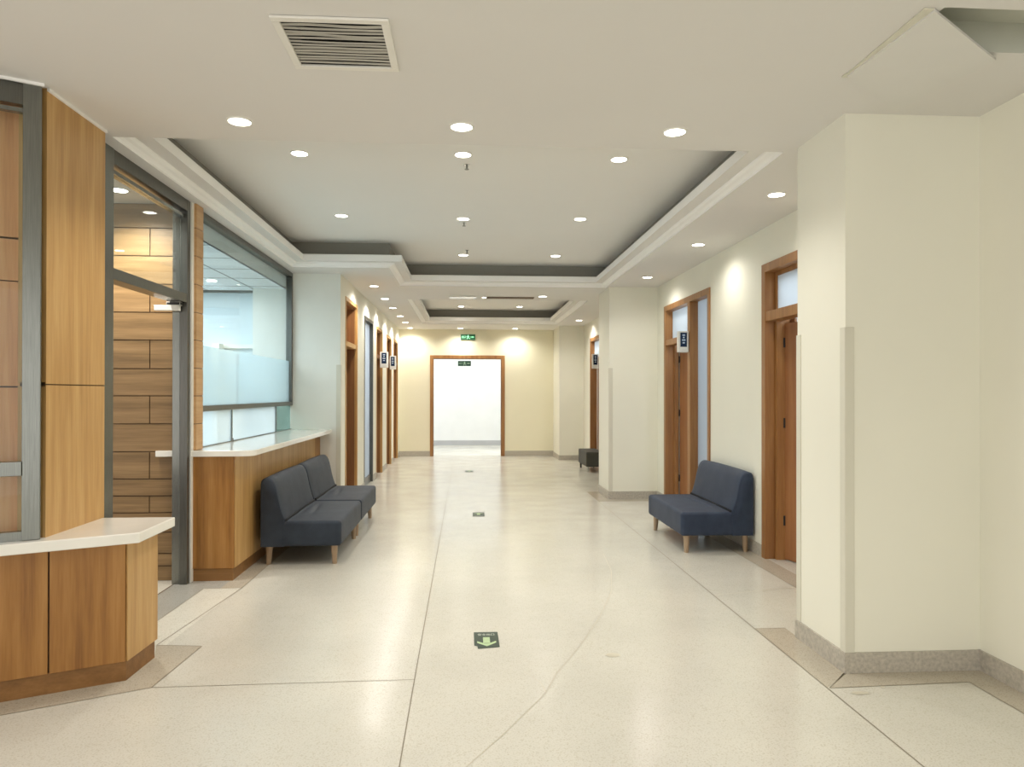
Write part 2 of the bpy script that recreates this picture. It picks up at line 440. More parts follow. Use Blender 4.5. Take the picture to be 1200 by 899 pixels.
# bright lobby beyond
wall_y('wall_lobby', 20.0, 20.1, -5, 5, [], M['wall_white'], label='white wall of the bright lobby beyond')
wall_x('wall_lobby_left', -5.1, -5, 16.7, 20.1, [], M['wall_white']); wall_x('wall_lobby_right', 5, 5.1, 16.7, 20.1, [], M['wall_white'])
struct(MB().face([(-5, 16.7, 2.9), (-5, 20, 2.9), (5, 20, 2.9), (5, 16.7, 2.9)], M['wall_white']).build('ceiling_lobby', fix=False))
struct(MB().box(-5, 5, 19.985, 19.998, 0, .13, M['lobby_base']).build('baseboard_lobby'))
struct(MB().poly_up([(-5, 16.52), (5, 16.52), (5, 20), (-5, 20)], .0016, M['floor_light']).build('floor_lobby', fix=False))
# rooms behind the right wall
wall_x('wall_right_room', 5.2, 5.3, 4.15, 16.5, [], M['wall_white'], label='white wall of the rooms on the right')
struct(MB().box(2.75, 5.3, 4.2, 4.3, 0, ZC, M['wall_white']).box(2.83, 5.3, 9.8, 9.9, 0, ZC, M['wall_white']).build('wall_right_room_side'))
struct(MB().face([(2.73, 4.15, 2.9), (2.73, 16.5, 2.9), (5.3, 16.5, 2.9), (5.3, 4.15, 2.9)], M['wall_white']).build('ceiling_right_room', fix=False))
# rooms behind the left corridor
wall_x('wall_left_room', -4.1, -4.0, 9.0, 16.6, [], M['wall_white'])
struct(MB().face([(-4, 9.1, 2.9), (-4, 16.6, 2.9), (-1.7, 16.6, 2.9), (-1.7, 9.1, 2.9)], M['wall_white']).build('ceiling_left_room', fix=False))

# skirting
BH = .105
b = MB(); t = .012
b.box(2.695-t, 2.695, -4, 3.61, 0, BH, M['base'])
b.box(1.965-t, 2.695, 3.61-t, 3.61, 0, BH, M['base'])
b.box(1.965-t, 1.965, 3.61, 4.15+t, 0, BH, M['base']); b.box(1.965, XR, 4.15, 4.15+t, 0, BH, M['base'])
struct(b.build('baseboard_right_front'), 'speckled stone skirting round the near pillar')
b = MB()
b.box(XR-t, XR, 4.15+t, D1[0], 0, BH, M['base']); b.box(XR-t, XR, D1[1]+.02, D2[0]-.02, 0, BH, M['base']); b.box(XR-t, XR, D2[1]+.02, 9.72, 0, BH, M['base'])
b.box(1.95-t, XR, 9.72-t, 9.72, 0, BH, M['base']); b.box(1.95-t, 1.95, 9.72, 10.5, 0, BH, M['base'])
struct(b.build('baseboard_right'), 'stone skirting along the right wall')
b = MB()
b.box(2.53-t, 2.53, 10.5, D3[0], 0, BH, M['base']); b.box(2.53-t, 2.53, D3[1], 15.42, 0, BH, M['base'])
b.box(2.0-t, 2.53, 15.42-t, 15.42, 0, BH, M['base']); b.box(2.0-t, 2.0, 15.42, YE, 0, BH, M['base'])
struct(b.build('baseboard_right_far'), 'stone skirting along the far right wall')
b = MB(); b.box(XL, OP[0]-.07, YE-t, YE, 0, .12, M['base']); b.box(OP[1]+.09, 2.0, YE-t, YE, 0, .12, M['base'])
struct(b.build('baseboard_back'), 'stone skirting along the end wall')
b = MB(); ys = [9.06]+[v for d in LD for v in (d[0], d[1])]+[YE]
for y0, y1 in zip(ys[::2], ys[1::2]): b.box(XL, XL+t*.8, y0, y1, 0, .1, M['base'])
struct(b.build('baseboard_left'), 'stone skirting along the left corridor wall')

# corner guards
def guard(name, x, y, sx, sy, label, w=.045, z1=1.795, z0=BH):
    mb = MB(); th = .006
    mb.box(x-sx*th, x+sx*w, y-sy*th, y, z0, z1, M['guard'])
    mb.box(x-sx*th, x, y, y+sy*w, z0, z1, M['guard'])
    o = mb.build(name, bevel=.001, seg=1)
    tag(o, label, 'corner guard', 'plastic corner guards'); return o
guard('corner_guard', 1.965, 3.61, 1, 1, 'tall plastic guard on the front corner of the near pillar')
guard('corner_guard', 1.965, 4.15, 1, -1, 'thin plastic guard on the rear corner of the near pillar')
guard('corner_guard', 1.95, 9.72, 1, 1, 'plastic guard on the corner of the second right pillar')
guard('corner_guard', XL, 8.8985, -1, 1, 'plastic guard on the wall corner behind the double sofa', .05, z0=0)

# ------------------------------------------------------------------ doors
def casing(mb, X, s, y0, y1, z1, w, proj, depth, mat):
    """door lining: s=+1 opening goes toward +x. two jambs and a head with architrave lip"""
    xa, xb = sorted((X-s*proj, X+s*depth))
    mb.box(xa, xb, y0, y0+w, 0, z1, mat); mb.box(xa, xb, y1-w, y1, 0, z1, mat); mb.box(xa, xb, y0+w, y1-w, z1-w, z1, mat)
# right door nearest
d = struct(empty('door_1', (XR, (D1[0]+D1[1])/2, 0)), 'reddish wood door standing ajar beside the near pillar')
def child(mb, name, parent, **k):
    o = mb.build(name, **k); o.parent = parent; o.matrix_parent_inverse = parent.matrix_world.inverted() if False else Matrix.Translation(-Vector(parent.location)); return o
mb = MB(); casing(mb, XR, 1, D1[0]-.0, D1[1]+.01, 2.585, .075, .015, .075, M['doorwood']); child(mb, 'frame', d, bevel=.003)
mb = MB(); casing(mb, XR+.075, 1, D1[0]+.03, D1[1]-.02, 2.56, .085, 0, .12, M['doorwood']); child(mb, 'jamb', d)
child(MB().box(XR-.008, XR+.12, D1[0]+.07, D1[1]-.065, 2.08, 2.165, M['doorwood']), 'transom_bar', d, bevel=.002)
child(MB().box(XR+.085, XR+.092, D1[0]+.1, D1[1]-.09, 2.16, 2.50, M['frost_door']), 'transom_pane', d)
def leaf(parent, hx, hy, w, ang, z1, mat=None, s=1, hinges=(1.85, 1.15, .3)):
    a = math.radians(ang); mb = MB()
    ux, uy = s*math.sin(a), -math.cos(a); vx, vy = math.cos(a)*s, math.sin(a)
    P = lambda u, v: (hx+ux*u+vx*v, hy+uy*u+vy*v)
    mb.prism([P(.0, 0), P(w, 0), P(w, .045), P(0, .045)], .008, z1, mat or M['leafwood'])
    lf = child(mb, 'leaf', parent, bevel=.002)
    for z in hinges:
        h = MB().lathe([(.007, 0), (.007, .085)], M['black'], (hx-.006*s, hy+.002, z), 10).box(hx-.012, hx+.012, hy-.012, hy+.004, z, z+.085, M['black']).build('hinge')
        h.parent = lf; h.matrix_parent_inverse = Matrix.Identity(4)
    return lf, P
leaf(d, XR+.145, D1[1]-.10, .88, 15, 2.06)
child(MB().box(XR+.205, XR+.225, D1[1]-.17, D1[1]-.02, 0, 2.1, M['darkwood']), 'door_stop', d)  # dark strip added behind the hinge gap to keep out room light
# right door with glazed side light
d = struct(empty('door_2', (XR, (D2[0]+D2[1])/2, 0)), 'wood doorway with transom and tall frosted side light')
mb = MB(); casing(mb, XR, 1, D2[0], D2[1]+.005, 2.595, .07, .015, .11, M['doorwood'])
child(mb, 'frame', d, bevel=.003)
child(MB().box(XR-.012, XR+.11, 8.25, 8.345, 0, 2.53, M['doorwood']), 'mullion', d, bevel=.002)
child(MB().box(XR-.006, XR+.11, 8.34, D2[1]-.06, 2.075, 2.15, M['doorwood']), 'transom_bar', d, bevel=.002)
child(MB().box(XR+.085, XR+.092, 8.34, D2[1]-.06, 2.15, 2.53, M['frost_door']), 'transom_pane', d)
child(MB().box(XR+.085, XR+.092, D2[0]+.06, 8.26, .02, 2.53, M['frost_grey']), 'sidelight_pane', d)
mb = MB(); mb.box(XR+.1, XR+.15, D2[1]-.115, D2[1]-.06, 0, 2.1, M['doorwood']); child(mb, 'jamb', d)
leaf(d, XR+.16, D2[1]-.13, .84, 12, 2.06)
child(MB().box(XR+.215, XR+.235, D2[1]-.30, D2[1]-.02, 0, 2.1, M['darkwood']), 'door_stop', d)  # another added strip, so the gap beside this leaf stays dark
# far right door
d = struct(empty('door_3', (2.53, (D3[0]+D3[1])/2, 0)), 'far right wood doorway behind the dark ottoman')
mb = MB(); casing(mb, 2.53, 1, D3[0], D3[1], 2.565, .07, .015, .12, M['doorwood']); child(mb, 'frame', d)
child(MB().box(2.53, 2.65, D3[0]+.06, D3[1]-.06, 2.08, 2.15, M['doorwood']), 'transom_bar', d)
child(MB().box(2.6, 2.607, D3[0]+.06, D3[1]-.06, 2.15, 2.5, M['frost_door']), 'transom_pane', d)
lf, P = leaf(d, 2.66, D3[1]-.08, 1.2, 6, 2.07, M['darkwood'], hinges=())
hnd = MB().box(2.60, 2.66, 13.45, 13.53, 1.0, 1.02, M['chrome']).build('handle'); hnd.parent = lf
# left corridor doors
for i, (y0, y1, zt) in enumerate(LD):
    glz = i == 1
    d = struct(empty('door_%d' % (i+4), (XL, (y0+y1)/2, 0)), ['wood doorway with cross rail, first on the left corridor wall', 'narrow grey glass door in a steel frame on the left wall',
              'third doorway on the left, wood, behind the first number sign', 'fourth doorway on the left, wood, behind the second number sign', 'last doorway on the left beside the end wall'][i])
    mb = MB(); mf = M['steel_d'] if glz else M['doorwood']
    casing(mb, XL, -1, y0, y1, zt, .05, .008, .03, M['steel_d'] if glz else M['wood2'])
    child(mb, 'frame', d, bevel=.002)
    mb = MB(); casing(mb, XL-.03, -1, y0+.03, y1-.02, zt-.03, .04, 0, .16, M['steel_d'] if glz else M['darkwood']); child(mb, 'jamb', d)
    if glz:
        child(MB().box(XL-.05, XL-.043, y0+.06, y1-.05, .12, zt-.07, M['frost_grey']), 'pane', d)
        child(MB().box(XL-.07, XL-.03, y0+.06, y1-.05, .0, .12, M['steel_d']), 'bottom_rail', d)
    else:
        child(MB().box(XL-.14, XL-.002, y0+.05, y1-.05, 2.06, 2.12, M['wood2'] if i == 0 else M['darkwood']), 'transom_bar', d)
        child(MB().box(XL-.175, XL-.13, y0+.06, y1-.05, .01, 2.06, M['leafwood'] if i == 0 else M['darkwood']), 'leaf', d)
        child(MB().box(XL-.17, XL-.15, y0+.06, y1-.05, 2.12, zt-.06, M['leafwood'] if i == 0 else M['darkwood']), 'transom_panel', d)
# open end doorway
d = struct(empty('door_9', (0, YE, 0)), 'wood framed open doorway to the bright lobby')
mb = MB(); w = .075
mb.box(OP[0]-w, OP[0], YE-.02, YE+.22, 0, OP[2]+.08, M['doorwood']); mb.box(OP[1], OP[1]+w+.01, YE-.02, YE+.22, 0, OP[2]+.08, M['doorwood'])
mb.box(OP[0], OP[1], YE-.02, YE+.22, OP[2], OP[2]+.08, M['doorwood']); child(mb, 'frame', d, bevel=.004)

# ------------------------------------------------------------------ near reception counter
FX, FY = -.897, -.441      # direction of the front face going left
fx0, fy0 = -1.711, 3.731
def fp(s, off=0):          # point on the front face, off = toward the camera
    return (fx0+FX*s - (-FY)*(-off)*0 + off*(-FY)*-1*-1*0 + off*.441, fy0+FY*s - off*.897)
cn = empty('reception_counter', (-2.2, 3.75, 0))
tag(cn, 'low angled wood veneer reception counter nearest the camera on the left', 'counter')
L = 1.32
A_, B_ = fp(L), fp(0)
child(MB().prism([A_, B_, (-1.704, 4.045), (A_[0], 4.045)], 0, .10, M['toe']), 'plinth', cn)
child(MB().prism([fp(L, -.01), (-1.735, 3.73), (-1.725, 4.04), (A_[0], 4.04)], .10, .705, M['groove']), 'carcass', cn)
js = .325
def fpanel(s0, s1): return MB().prism([fp(s0, .012), fp(s1, .012), fp(s1, -.012), fp(s0, -.012)], .10, .703, M['wood'])
child(fpanel(.004, js), 'front_panel', cn, bevel=.0015); child(fpanel(js+.007, L), 'front_panel', cn, bevel=.0015)
child(MB().prism([(-1.700, 3.722), (-1.690, 4.05), (-1.714, 4.05), (-1.724, 3.735)], .10, .703, M['wood2']), 'side_panel', cn, bevel=.0015)
wt = MB().prism([(-3.0, 2.922), (-1.617, 3.662), (-1.622, 4.112), (-3.0, 4.112)], .705, .757, M['white_top']).build('countertop', bevel=.006, seg=3)
tag(wt, 'white slab worktop on the low angled reception counter', 'worktop', 'white worktops')

# wood clad pier and steel framed glass screen above the near counter
CX0, CY0 = -2.005, 3.515
struct(MB().box(-2.14, -2.01, CY0+.05, 4.12, .757, 1.486, M['wood2']).box(-2.14, -2.01, CY0+.05, 4.12, 1.492, ZC, M['wood2']).box(-2.13, -2.014, CY0+.05, 4.12, 1.48, 1.50, M['groove']).build('wall_reception_pier'), 'wood panelled pier standing on the near counter')
DX, DY = -.883, -.469
def gp(s, o=0): return (CX0+DX*s+o*(DY), CY0+DY*s-o*(DX))   # o goes to the rear
w3 = struct(empty('window_3', (CX0, CY0, .757)), 'steel framed glass screen above the near counter')
def gbox(s0, s1, o0, o1, z0, z1, mat): return MB().prism([gp(s0, o0), gp(s1, o0), gp(s1, o1), gp(s0, o1)], z0, z1, mat)
child(gbox(0, .075, 0, .06, .757, ZC, M['steel']), 'post', w3, bevel=.004)
child(gbox(.075, .9, .01, .055, 2.80, ZC, M['steel_d']), 'head_rail', w3)
child(gbox(.075, .9, .015, .05, 2.765, 2.785, M['steel']), 'inner_rail', w3)
child(gbox(.075, .9, .01, .05, .757, .80, M['steel']), 'sill_rail', w3)
child(gbox(.075, .9, -.005, .05, 1.062, 1.128, M['steel']), 'middle_rail', w3, bevel=.002)
child(gbox(.075, .9, .028, .034, .80, 2.77, M['glass']), 'pane', w3)
mb = MB()
for z0, z1 in ((.757, 1.474), (1.482, 1.985), (1.991, 2.19), (2.20, ZC)):
    mb.prism([gp(.03, .16), gp(.95, .16), gp(.95, .2), gp(.03, .2)], z0, z1, M['wood_b'])
mb.prism([gp(.03, .17), gp(.95, .17), gp(.95, .2), gp(.03, .2)], .757, ZC, M['groove'])
struct(mb.build('wall_reception'), 'wood panelled wall behind the glass screen')

mb = MB(); mb.box(-2.01, -1.998, CY0+.05, 4.12, ZC-.014, ZC-.0005, M['cornice']); mb.prism([gp(-.01, -.012), gp(.9, -.012), gp(.9, 0), gp(-.01, 0)], ZC-.014, ZC-.0005, M['cornice'])
struct(mb.build('trim_4'), 'thin white ceiling bead above the near counter')
# passage frame
pf = struct(empty('door_10', (-2.15, 5.0, 0)), 'steel framed passage opening between the two counters')
child(MB().box(-2.19, -2.105, 4.13, 4.42, 0, ZC, M['steel']), 'post', pf, bevel=.003)
mb = MB(); mb.box(-2.165, -2.108, 5.56, 5.615, 0, ZC, M['steel_d']); child(mb, 'post', pf, bevel=.003)
child(MB().box(-2.225, -2.17, 5.575, 5.61, 0, ZC-.08, M['steel']), 'door_stile', pf, bevel=.003)
child(MB().box(-2.185, -2.11, 4.42, 5.56, 2.825, ZC, M['steel_d']), 'head_rail', pf, bevel=.003)
child(MB().box(-2.18, -2.13, 4.42, 5.56, 2.775, 2.80, M['steel']), 'inner_rail', pf)
child(MB().box(-2.22, -2.11, 4.42, 5.555, 2.13, 2.198, M['steel']), 'transom_bar', pf, bevel=.003)
child(MB().box(-2.153, -2.147, 4.42, 5.56, 2.198, 2.775, M['glass']), 'transom_pane', pf)
mb = MB(); mb.box(-2.33, -2.15, 5.50, 5.54, 2.065, 2.105, M['plastic']); mb.box(-2.24, -2.14, 5.50, 5.55, 2.105, 2.13, M['black'])
child(mb, 'door_closer', pf, bevel=.003)
struct(MB().box(-2.118, -2.098, 5.617, 5.66, 0, ZC, M['plastic']).build('trim_3'), 'white edge strip beside the steel post')
# planked wall in the passage (pattern in its mesh)
mb = MB(); zs = [0, .115, .21, .375, .525, .655, .786, .995, 1.21, 1.426, 1.635, 1.855, 2.07, 2.287, 2.505, 2.721, ZC]
for k, (a, b2) in enumerate(zip(zs, zs[1:])):
    if k % 2 == 0 or k < 3:
        segs = [-5.0, -3.6, -2.439, -2.10]
    else: segs = [-5.0, -2.9, -2.10]
    if a < .5: segs = [-5.0, -2.10]
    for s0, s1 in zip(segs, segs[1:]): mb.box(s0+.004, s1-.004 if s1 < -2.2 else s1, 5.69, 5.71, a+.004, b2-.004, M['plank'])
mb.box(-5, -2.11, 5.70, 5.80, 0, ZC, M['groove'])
struct(mb.build('wall_passage'), 'wall of wide horizontal wood planks inside the passage')
struct(MB().box(-5.1, -5, 3, 5.8, 0, ZC, M['wall_white']).build('wall_passage_left'))
# plank clad end strip beside window
mb = MB(); zs2 = [1.006, 1.21, 1.426, 1.64, 1.856, 2.07, 2.287, 2.505, 2.721, ZC]
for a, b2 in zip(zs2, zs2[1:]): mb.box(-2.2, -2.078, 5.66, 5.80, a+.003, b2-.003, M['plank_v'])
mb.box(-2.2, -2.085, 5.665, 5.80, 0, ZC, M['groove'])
struct(mb.build('wall_left_pier'), 'narrow wood clad pier left of the big window')

# ------------------------------------------------------------------ second counter
c2 = empty('service_counter', (-1.95, 7.2, 0)); tag(c2, 'wood veneer service counter below the big window', 'counter')
child(MB().box(-2.125, -1.80, 5.66, 8.89, 0, .095, M['toe']), 'plinth', c2, bevel=.002)
child(MB().box(-2.125, -1.79, 5.652, 5.672, .097, .958, M['wood']), 'side_panel', c2, bevel=.0015)
mb = MB()
mb.box(-1.815, -1.788, 5.675, 8.60, .097, .958, M['wood2']); child(mb, 'front_panel', c2, bevel=.0015)
child(MB().box(-1.815, -1.788, 8.603, 8.895, .097, .958, M['wood']), 'front_panel', c2, bevel=.0015)
pts = [(-2.37, 5.625), (-1.74, 5.625)]
for k in range(1, 7):
    a = -PI/2+PI/2*k/6; pts.append((-1.74+.1*math.cos(a), 5.725+.1*math.sin(a)))
pts += [(-1.64, 8.83), (-1.70, 8.895), (-2.30, 8.895), (-2.30, 5.81), (-2.205, 5.81), (-2.205, 5.686), (-2.37, 5.686)]
wt2 = MB().prism(pts, .96, 1.006, M['white_top']).build('countertop', bevel=.005, seg=3)
tag(wt2, 'glossy white slab worktop with a rounded corner below the big window', 'worktop', 'white worktops')

# ------------------------------------------------------------------ big window
XW = -2.15
w1 = struct(empty('window_1', (XW, 7.4, 1.3)), 'big steel framed office window with a frosted band')
Y0, Y1 = 5.80, 8.9
child(MB().box(XW-.04, XW+.03, Y0, Y1, 2.86, ZC, M['steel_d']), 'head_rail', w1, bevel=.003)
child(MB().box(XW-.04, XW+.03, Y0, Y1, 1.298, 1.345, M['steel_d']), 'sill_rail', w1, bevel=.003)
child(MB().box(XW-.04, XW+.03, Y1-.05, Y1, 1.345, 2.86, M['steel_d']), 'stile', w1, bevel=.003)
child(MB().box(XW-.003, XW+.003, Y0, Y1-.05, 1.345, 2.86, M['glass']), 'pane', w1)
child(MB().box(XW-.006, XW-.004, Y0, Y1-.05, 1.345, 1.836, M['frost']), 'frosted_film', w1)
w2 = struct(empty('window_2', (XW, 7.4, 1.0)), 'low sliding glass hatch between worktop and window')
child(MB().box(XW-.003, XW+.003, Y0, 6.705, 1.012, 1.298, M['frost_low']), 'pane', w2)
child(MB().box(XW-.009, XW-.003, 6.70, 8.235, 1.012, 1.298, M['frost_low']), 'pane', w2)
child(MB().box(XW-.003, XW+.003, 8.235, Y1-.01, 1.012, 1.298, M['glass_green']), 'pane', w2)
child(MB().box(XW-.012, XW+.012, 6.69, 6.71, 1.006, 1.298, M['steel']), 'meeting_stile', w2)
child(MB().box(XW-.012, XW+.012, 8.225, 8.245, 1.006, 1.298, M['steel']), 'meeting_stile', w2)
child(MB().box(XW-.015, XW+.015, Y0, Y1, 1.006, 1.014, M['steel']), 'track', w2)
child(MB().lathe([(.012, 0), (.012, .03)], M['steel'], (XW+.012, 6.70, 1.006), 12), 'lock', w2)
# office behind the window
wall_y('wall_office', 9.1, 9.2, -6, -2.1, [], M['wall_office'], label='pale wall of the office behind the window')
wall_x('wall_office_left', -6, -5.9, 5.8, 9.2, [], M['wall_office'])
wall_y('wall_office_front', 5.80, 5.86, -6, -2.2, [], M['wall_office'])
mb = MB(); ZO = 2.72
mb.face([(-6, 5.8, ZO), (-6, 9.1, ZO), (-2.19, 9.1, ZO), (-2.19, 5.8, ZO)], M['tile'])
for x in (-2.6, -3.2, -3.8, -4.4, -5): mb.box(x-.008, x+.008, 5.86, 9.1, ZO-.003, ZO-.001, M['steel_d'])
for y in (6.3, 6.9, 7.5, 8.1, 8.7): mb.box(-5.9, -2.2, y-.006, y+.006, ZO-.003, ZO-.001, M['steel'])
mb.box(-2.21, -2.19, 5.8, 9.1, ZO, ZC, M['tile']); mb.box(-5.9, -2.2, 9.07, 9.1, ZO-.03, ZO-.001, M['steel_d'])
struct(mb.build('ceiling_office', fix=False), 'tiled ceiling of the office behind the window')
cb = MB().box(-2.92, -2.62, 8.6, 9.08, 0, 1.50, M['tan']).box(-2.94, -2.60, 8.58, 9.09, 1.50, 1.53, M['tan']).box(-2.775, -2.765, 8.594, 8.6, .05, 1.47, M['groove']).build('office_cabinet', bevel=.004)
tag(cb, 'tan tall cabinet blurred behind the frosted window', 'cabinet')
cb = MB().box(-3.08, -3.00, 8.9, 9.08, 0, 2.05, M['wall_cool']).box(-3.0, -2.2, 9.05, 9.08, 2.0, 2.05, M['wall_cool']).build('office_partition')
tag(cb, 'pale upright partition blurred behind the office window', 'partition')
cb = MB().box(-2.62, -2.40, 6.25, 6.5, .72, 1.10, M['tan']).box(-2.64, -2.38, 6.23, 6.52, 1.10, 1.115, M['tan']).build('office_box', bevel=.005)
tag(cb, 'pale tan box behind the low sliding glass', 'box')
dk = MB().box(-2.9, -2.3, 5.95, 8.5, .68, .72, M['plank']).box(-2.88, -2.84, 5.97, 8.48, 0, .68, M['plank']).box(-2.36, -2.32, 5.97, 8.48, 0, .68, M['plank']).build('office_desk')
tag(dk, 'long desk inside the office behind the service counter', 'desk')

# ------------------------------------------------------------------ benches
def seat_mesh(L, yf, yb, z0, z1, mat, r=.03, crease=True):
    nx, ny, nz = 30, 44, 5
    bm = bmesh.new()
    bmesh.ops.create_cube(bm, size=1)
    bmesh.ops.scale(bm, vec=(L, yb-yf, z1-z0), verts=bm.verts)
    bmesh.ops.translate(bm, vec=(0, (yf+yb)/2, (z0+z1)/2), verts=bm.verts)
    bmesh.ops.bevel(bm, geom=bm.edges[:], offset=r, segments=4, affect='EDGES', profile=.5)
    # slice for shape control
    for k in range(1, nx): bmesh.ops.bisect_plane(bm, geom=bm.verts[:]+bm.edges[:]+bm.faces[:], plane_co=(-L/2+L*k/nx, 0, 0), plane_no=(1, 0, 0))
    for k in range(1, ny): bmesh.ops.bisect_plane(bm, geom=bm.verts[:]+bm.edges[:]+bm.faces[:], plane_co=(0, yf+(yb-yf)*k/ny, 0), plane_no=(0, 1, 0))
    for v in bm.verts:
        x, y, z = v.co
        if z > z1-.012:
            u = x/(L/2); w = (y-(yf+yb)/2)/((yb-yf)/2)
            v.co.z += .014*(1-u*u)*(1-w*w*.8)
            if crease:
                v.co.z -= .017*math.exp(-((x-.05)/.22)**2)*math.exp(-((y-(yf+.33)-.10*x)/.02)**2)
                v.co.z -= .012*math.exp(-((x+.10)/.16)**2)*math.exp(-((y-(yf+.42)+.12*x)/.018)**2)
                v.co.z += .009*math.exp(-((x-.02)/.25)**2)*math.exp(-((y-(yf+.37))/.03)**2)
    me = bpy.data.meshes.new('seat'); bm.to_mesh(me); bm.free(); me.materials.append(mat)
    for p in me.polygons: p.use_smooth = True
    return me
def back_mesh(L, mat):
    # side profile (y, z): rear at +y
    prof = [(.335, .16), (.335, .685), (.330, .708), (.318, .724), (.298, .733), (.272, .735), (.248, .729), (.229, .713), (.213, .685), (.200, .645), (.189, .595), (.178, .54), (.166, .49), (.152, .44), (.136, .395), (.13, .36), (.13, .16)]
    bm = bmesh.new(); n = len(prof)
    steps = [(-L/2, .93), (-L/2+.008, .97), (-L/2+.022, 1.0)]
    steps = steps+[(-L/2+L*k/10, 1.0) for k in range(1, 10)]+[(-x, s) for x, s in reversed(steps)]
    cy, cz = .22, .42
    rings = []
    for x, s in steps:
        bow = .008*(1-(2*x/L)**2)
        rings.append([bm.verts.new((x, cy+(y-cy)*s-(bow if y < .22 and z > .42 else 0), max(.16, cz+(z-cz)*(s if z > .3 else 1))+(bow if z > .7 else 0))) for y, z in prof])
    for a, b in zip(rings, rings[1:]):
        for i in range(n):
            j = (i+1) % n
            bm.faces.new((a[i], a[j], b[j], b[i]))
    bm.faces.new(rings[0][::-1]); bm.faces.new(rings[-1])
    bmesh.ops.recalc_face_normals(bm, faces=bm.faces)
    me = bpy.data.meshes.new('backrest'); bm.to_mesh(me); bm.free(); me.materials.append(mat)
    for p in me.polygons: p.use_smooth = True
    try: me.set_sharp_from_angle(angle=math.radians(55))
    except Exception: pass
    return me
def leg_mesh(sx, sy, mat, h=.17, r0=.020, r1=.030, splay=.006):
    mb = MB(); n = 14; prof = [(r0*.9, 0), (r0, .006), (r1, h)]
    for r, z in prof:
        t = 1-z/h
        for i in range(n):
            a = 2*PI*i/n; mb.v.append((r*math.cos(a)+sx*splay*t, r*math.sin(a)+sy*splay*t, z))
    k = mb.m(mat)
    for j in range(2):
        for i in range(n):
            i2 = (i+1) % n; mb.f.append((j*n+i, j*n+i2, (j+1)*n+i2, (j+1)*n+i)); mb.mi.append(k)
    mb.f.append(tuple(reversed(range(n)))); mb.mi.append(k); mb.f.append(tuple(2*n+i for i in range(n))); mb.mi.append(k)
    return mb
def make_bench(loc, rz, L, mat, label, group):
    t = empty('sofa', loc, rz); tag(t, label, 'sofa', group)
    s = bpy.data.objects.new('seat', seat_mesh(L-.006, -.335, .19, .158, .372, mat)); COL.objects.link(s); s.parent = t
    bk = bpy.data.objects.new('backrest', back_mesh(L, mat)); COL.objects.link(bk); bk.parent = t
    # piping line where back meets seat
    sm = MB().box(-L/2+.02, L/2-.02, .118, .134, .370, .390, M['fabric_seam']).build('seam', parent=bk)
    for sx in (-1, 1):
        for sy in (-1, 1):
            lg = leg_mesh(sx, sy, M['benchleg']).build('leg', parent=t, smooth=True)
            lg.location = (sx*(L/2-.075), sy*.265-(.0 if sy < 0 else -.01), 0)
    return t
g1 = 'slate fabric sofas along the corridor'
BX = -1.39
bA = make_bench((BX, 6.70, 0), PI/2, 1.165, M['fabric'], 'nearer of two joined slate sofas against the service counter', g1)
bB = copy_tree(bA); bB.location = (BX, 7.885, 0); tag(bB, 'farther of two joined slate sofas, beside the pale return wall', 'sofa', g1)
bC = make_bench((2.268, 6.955, 0), -PI/2, 1.20, M['fabric_navy'], 'single navy slate sofa against the right corridor wall', g1)
# ottoman
ot = empty('ottoman', (2.345, 13.45, 0), -PI/2); tag(ot, 'dark charcoal box ottoman in front of the far right door', 'ottoman')
s = bpy.data.objects.new('seat', seat_mesh(.92, -.165, .165, .10, .37, M['fabric_olive'], .02, False)); COL.objects.link(s); s.parent = ot
for sx in (-1, 1):
    for sy in (-1, 1):
        lg = leg_mesh(0, 0, M['black'] if not (sx > 0 and sy < 0) else M['chrome'], .115, .018, .022, 0).build('leg', parent=ot, smooth=True); lg.location = (sx*.41, sy*.125, 0)

# ------------------------------------------------------------------ downlights
LAMPS = []
def make_downlight():
    t = empty('recessed_downlight')
    MB().lathe([(.056, -.001), (.058, -.006), (.062, -.007), (.067, -.004), (.068, 0), (.056, 0)], M['plastic'], n=28, caps=False).build('trim_ring', parent=t, smooth=True)
    MB().lathe([(.057, -.0045), (.057, -.002)], M['lens'], n=28).build('lens', parent=t)
    return t
dl0 = None
def downlight(x, y, z, label, group, power, spread=118, scale=1.0, lamp=True):
    global dl0
    if dl0 is None: dl0 = make_downlight(); o = dl0
    else: o = copy_tree(dl0)
    o.location = (x, y, z); o.scale = (scale,)*3; tag(o, label, 'downlight', group)
    if lamp: LAMPS.append((x, y, z-.03, power, spread))
G = 'round downlights'
PN, PT, PS, PCR = 48, 47, 23, 34
for x, n in ((-1.22, 'leftmost of three downlights across the flat front ceiling'), (-.03, 'middle of three downlights across the flat front ceiling'), (1.157, 'rightmost of three downlights across the flat front ceiling')):
    downlight(x, 3.93, ZC, n, 'downlights in the flat front ceiling', PN, 130)
gt = 'downlights inside the front tray'
for x, y, n in ((-1.22, 5.31, 'left downlight of the nearest row inside the front ceiling tray'), (-.03, 5.26, 'middle downlight of the nearest tray row, above a sprinkler'), (1.133, 5.29, 'right downlight of the nearest row inside the front ceiling tray'),
                (-1.235, 7.15, 'left downlight of the second row inside the front ceiling tray'), (-.037, 7.2, 'middle downlight of the second tray row, touching a sprinkler'), (1.134, 7.13, 'right downlight of the second row inside the front ceiling tray'),
                (-.045, 9.09, 'left downlight of the far row inside the front ceiling tray'), (1.126, 9.07, 'right downlight of the far row inside the front ceiling tray')):
    downlight(x, y, ZT, n, gt, PT, 125)
gs = 'downlights in the right soffit'
for y, n in ((5.12, 'nearest downlight of the right soffit, above the door ajar'), (6.9, 'middle downlight of the right soffit, above the navy sofa'), (8.88, 'farthest of three downlights in the right soffit, beside the second pillar')):
    downlight(2.265, y, ZC, n, gs, PS, 158)
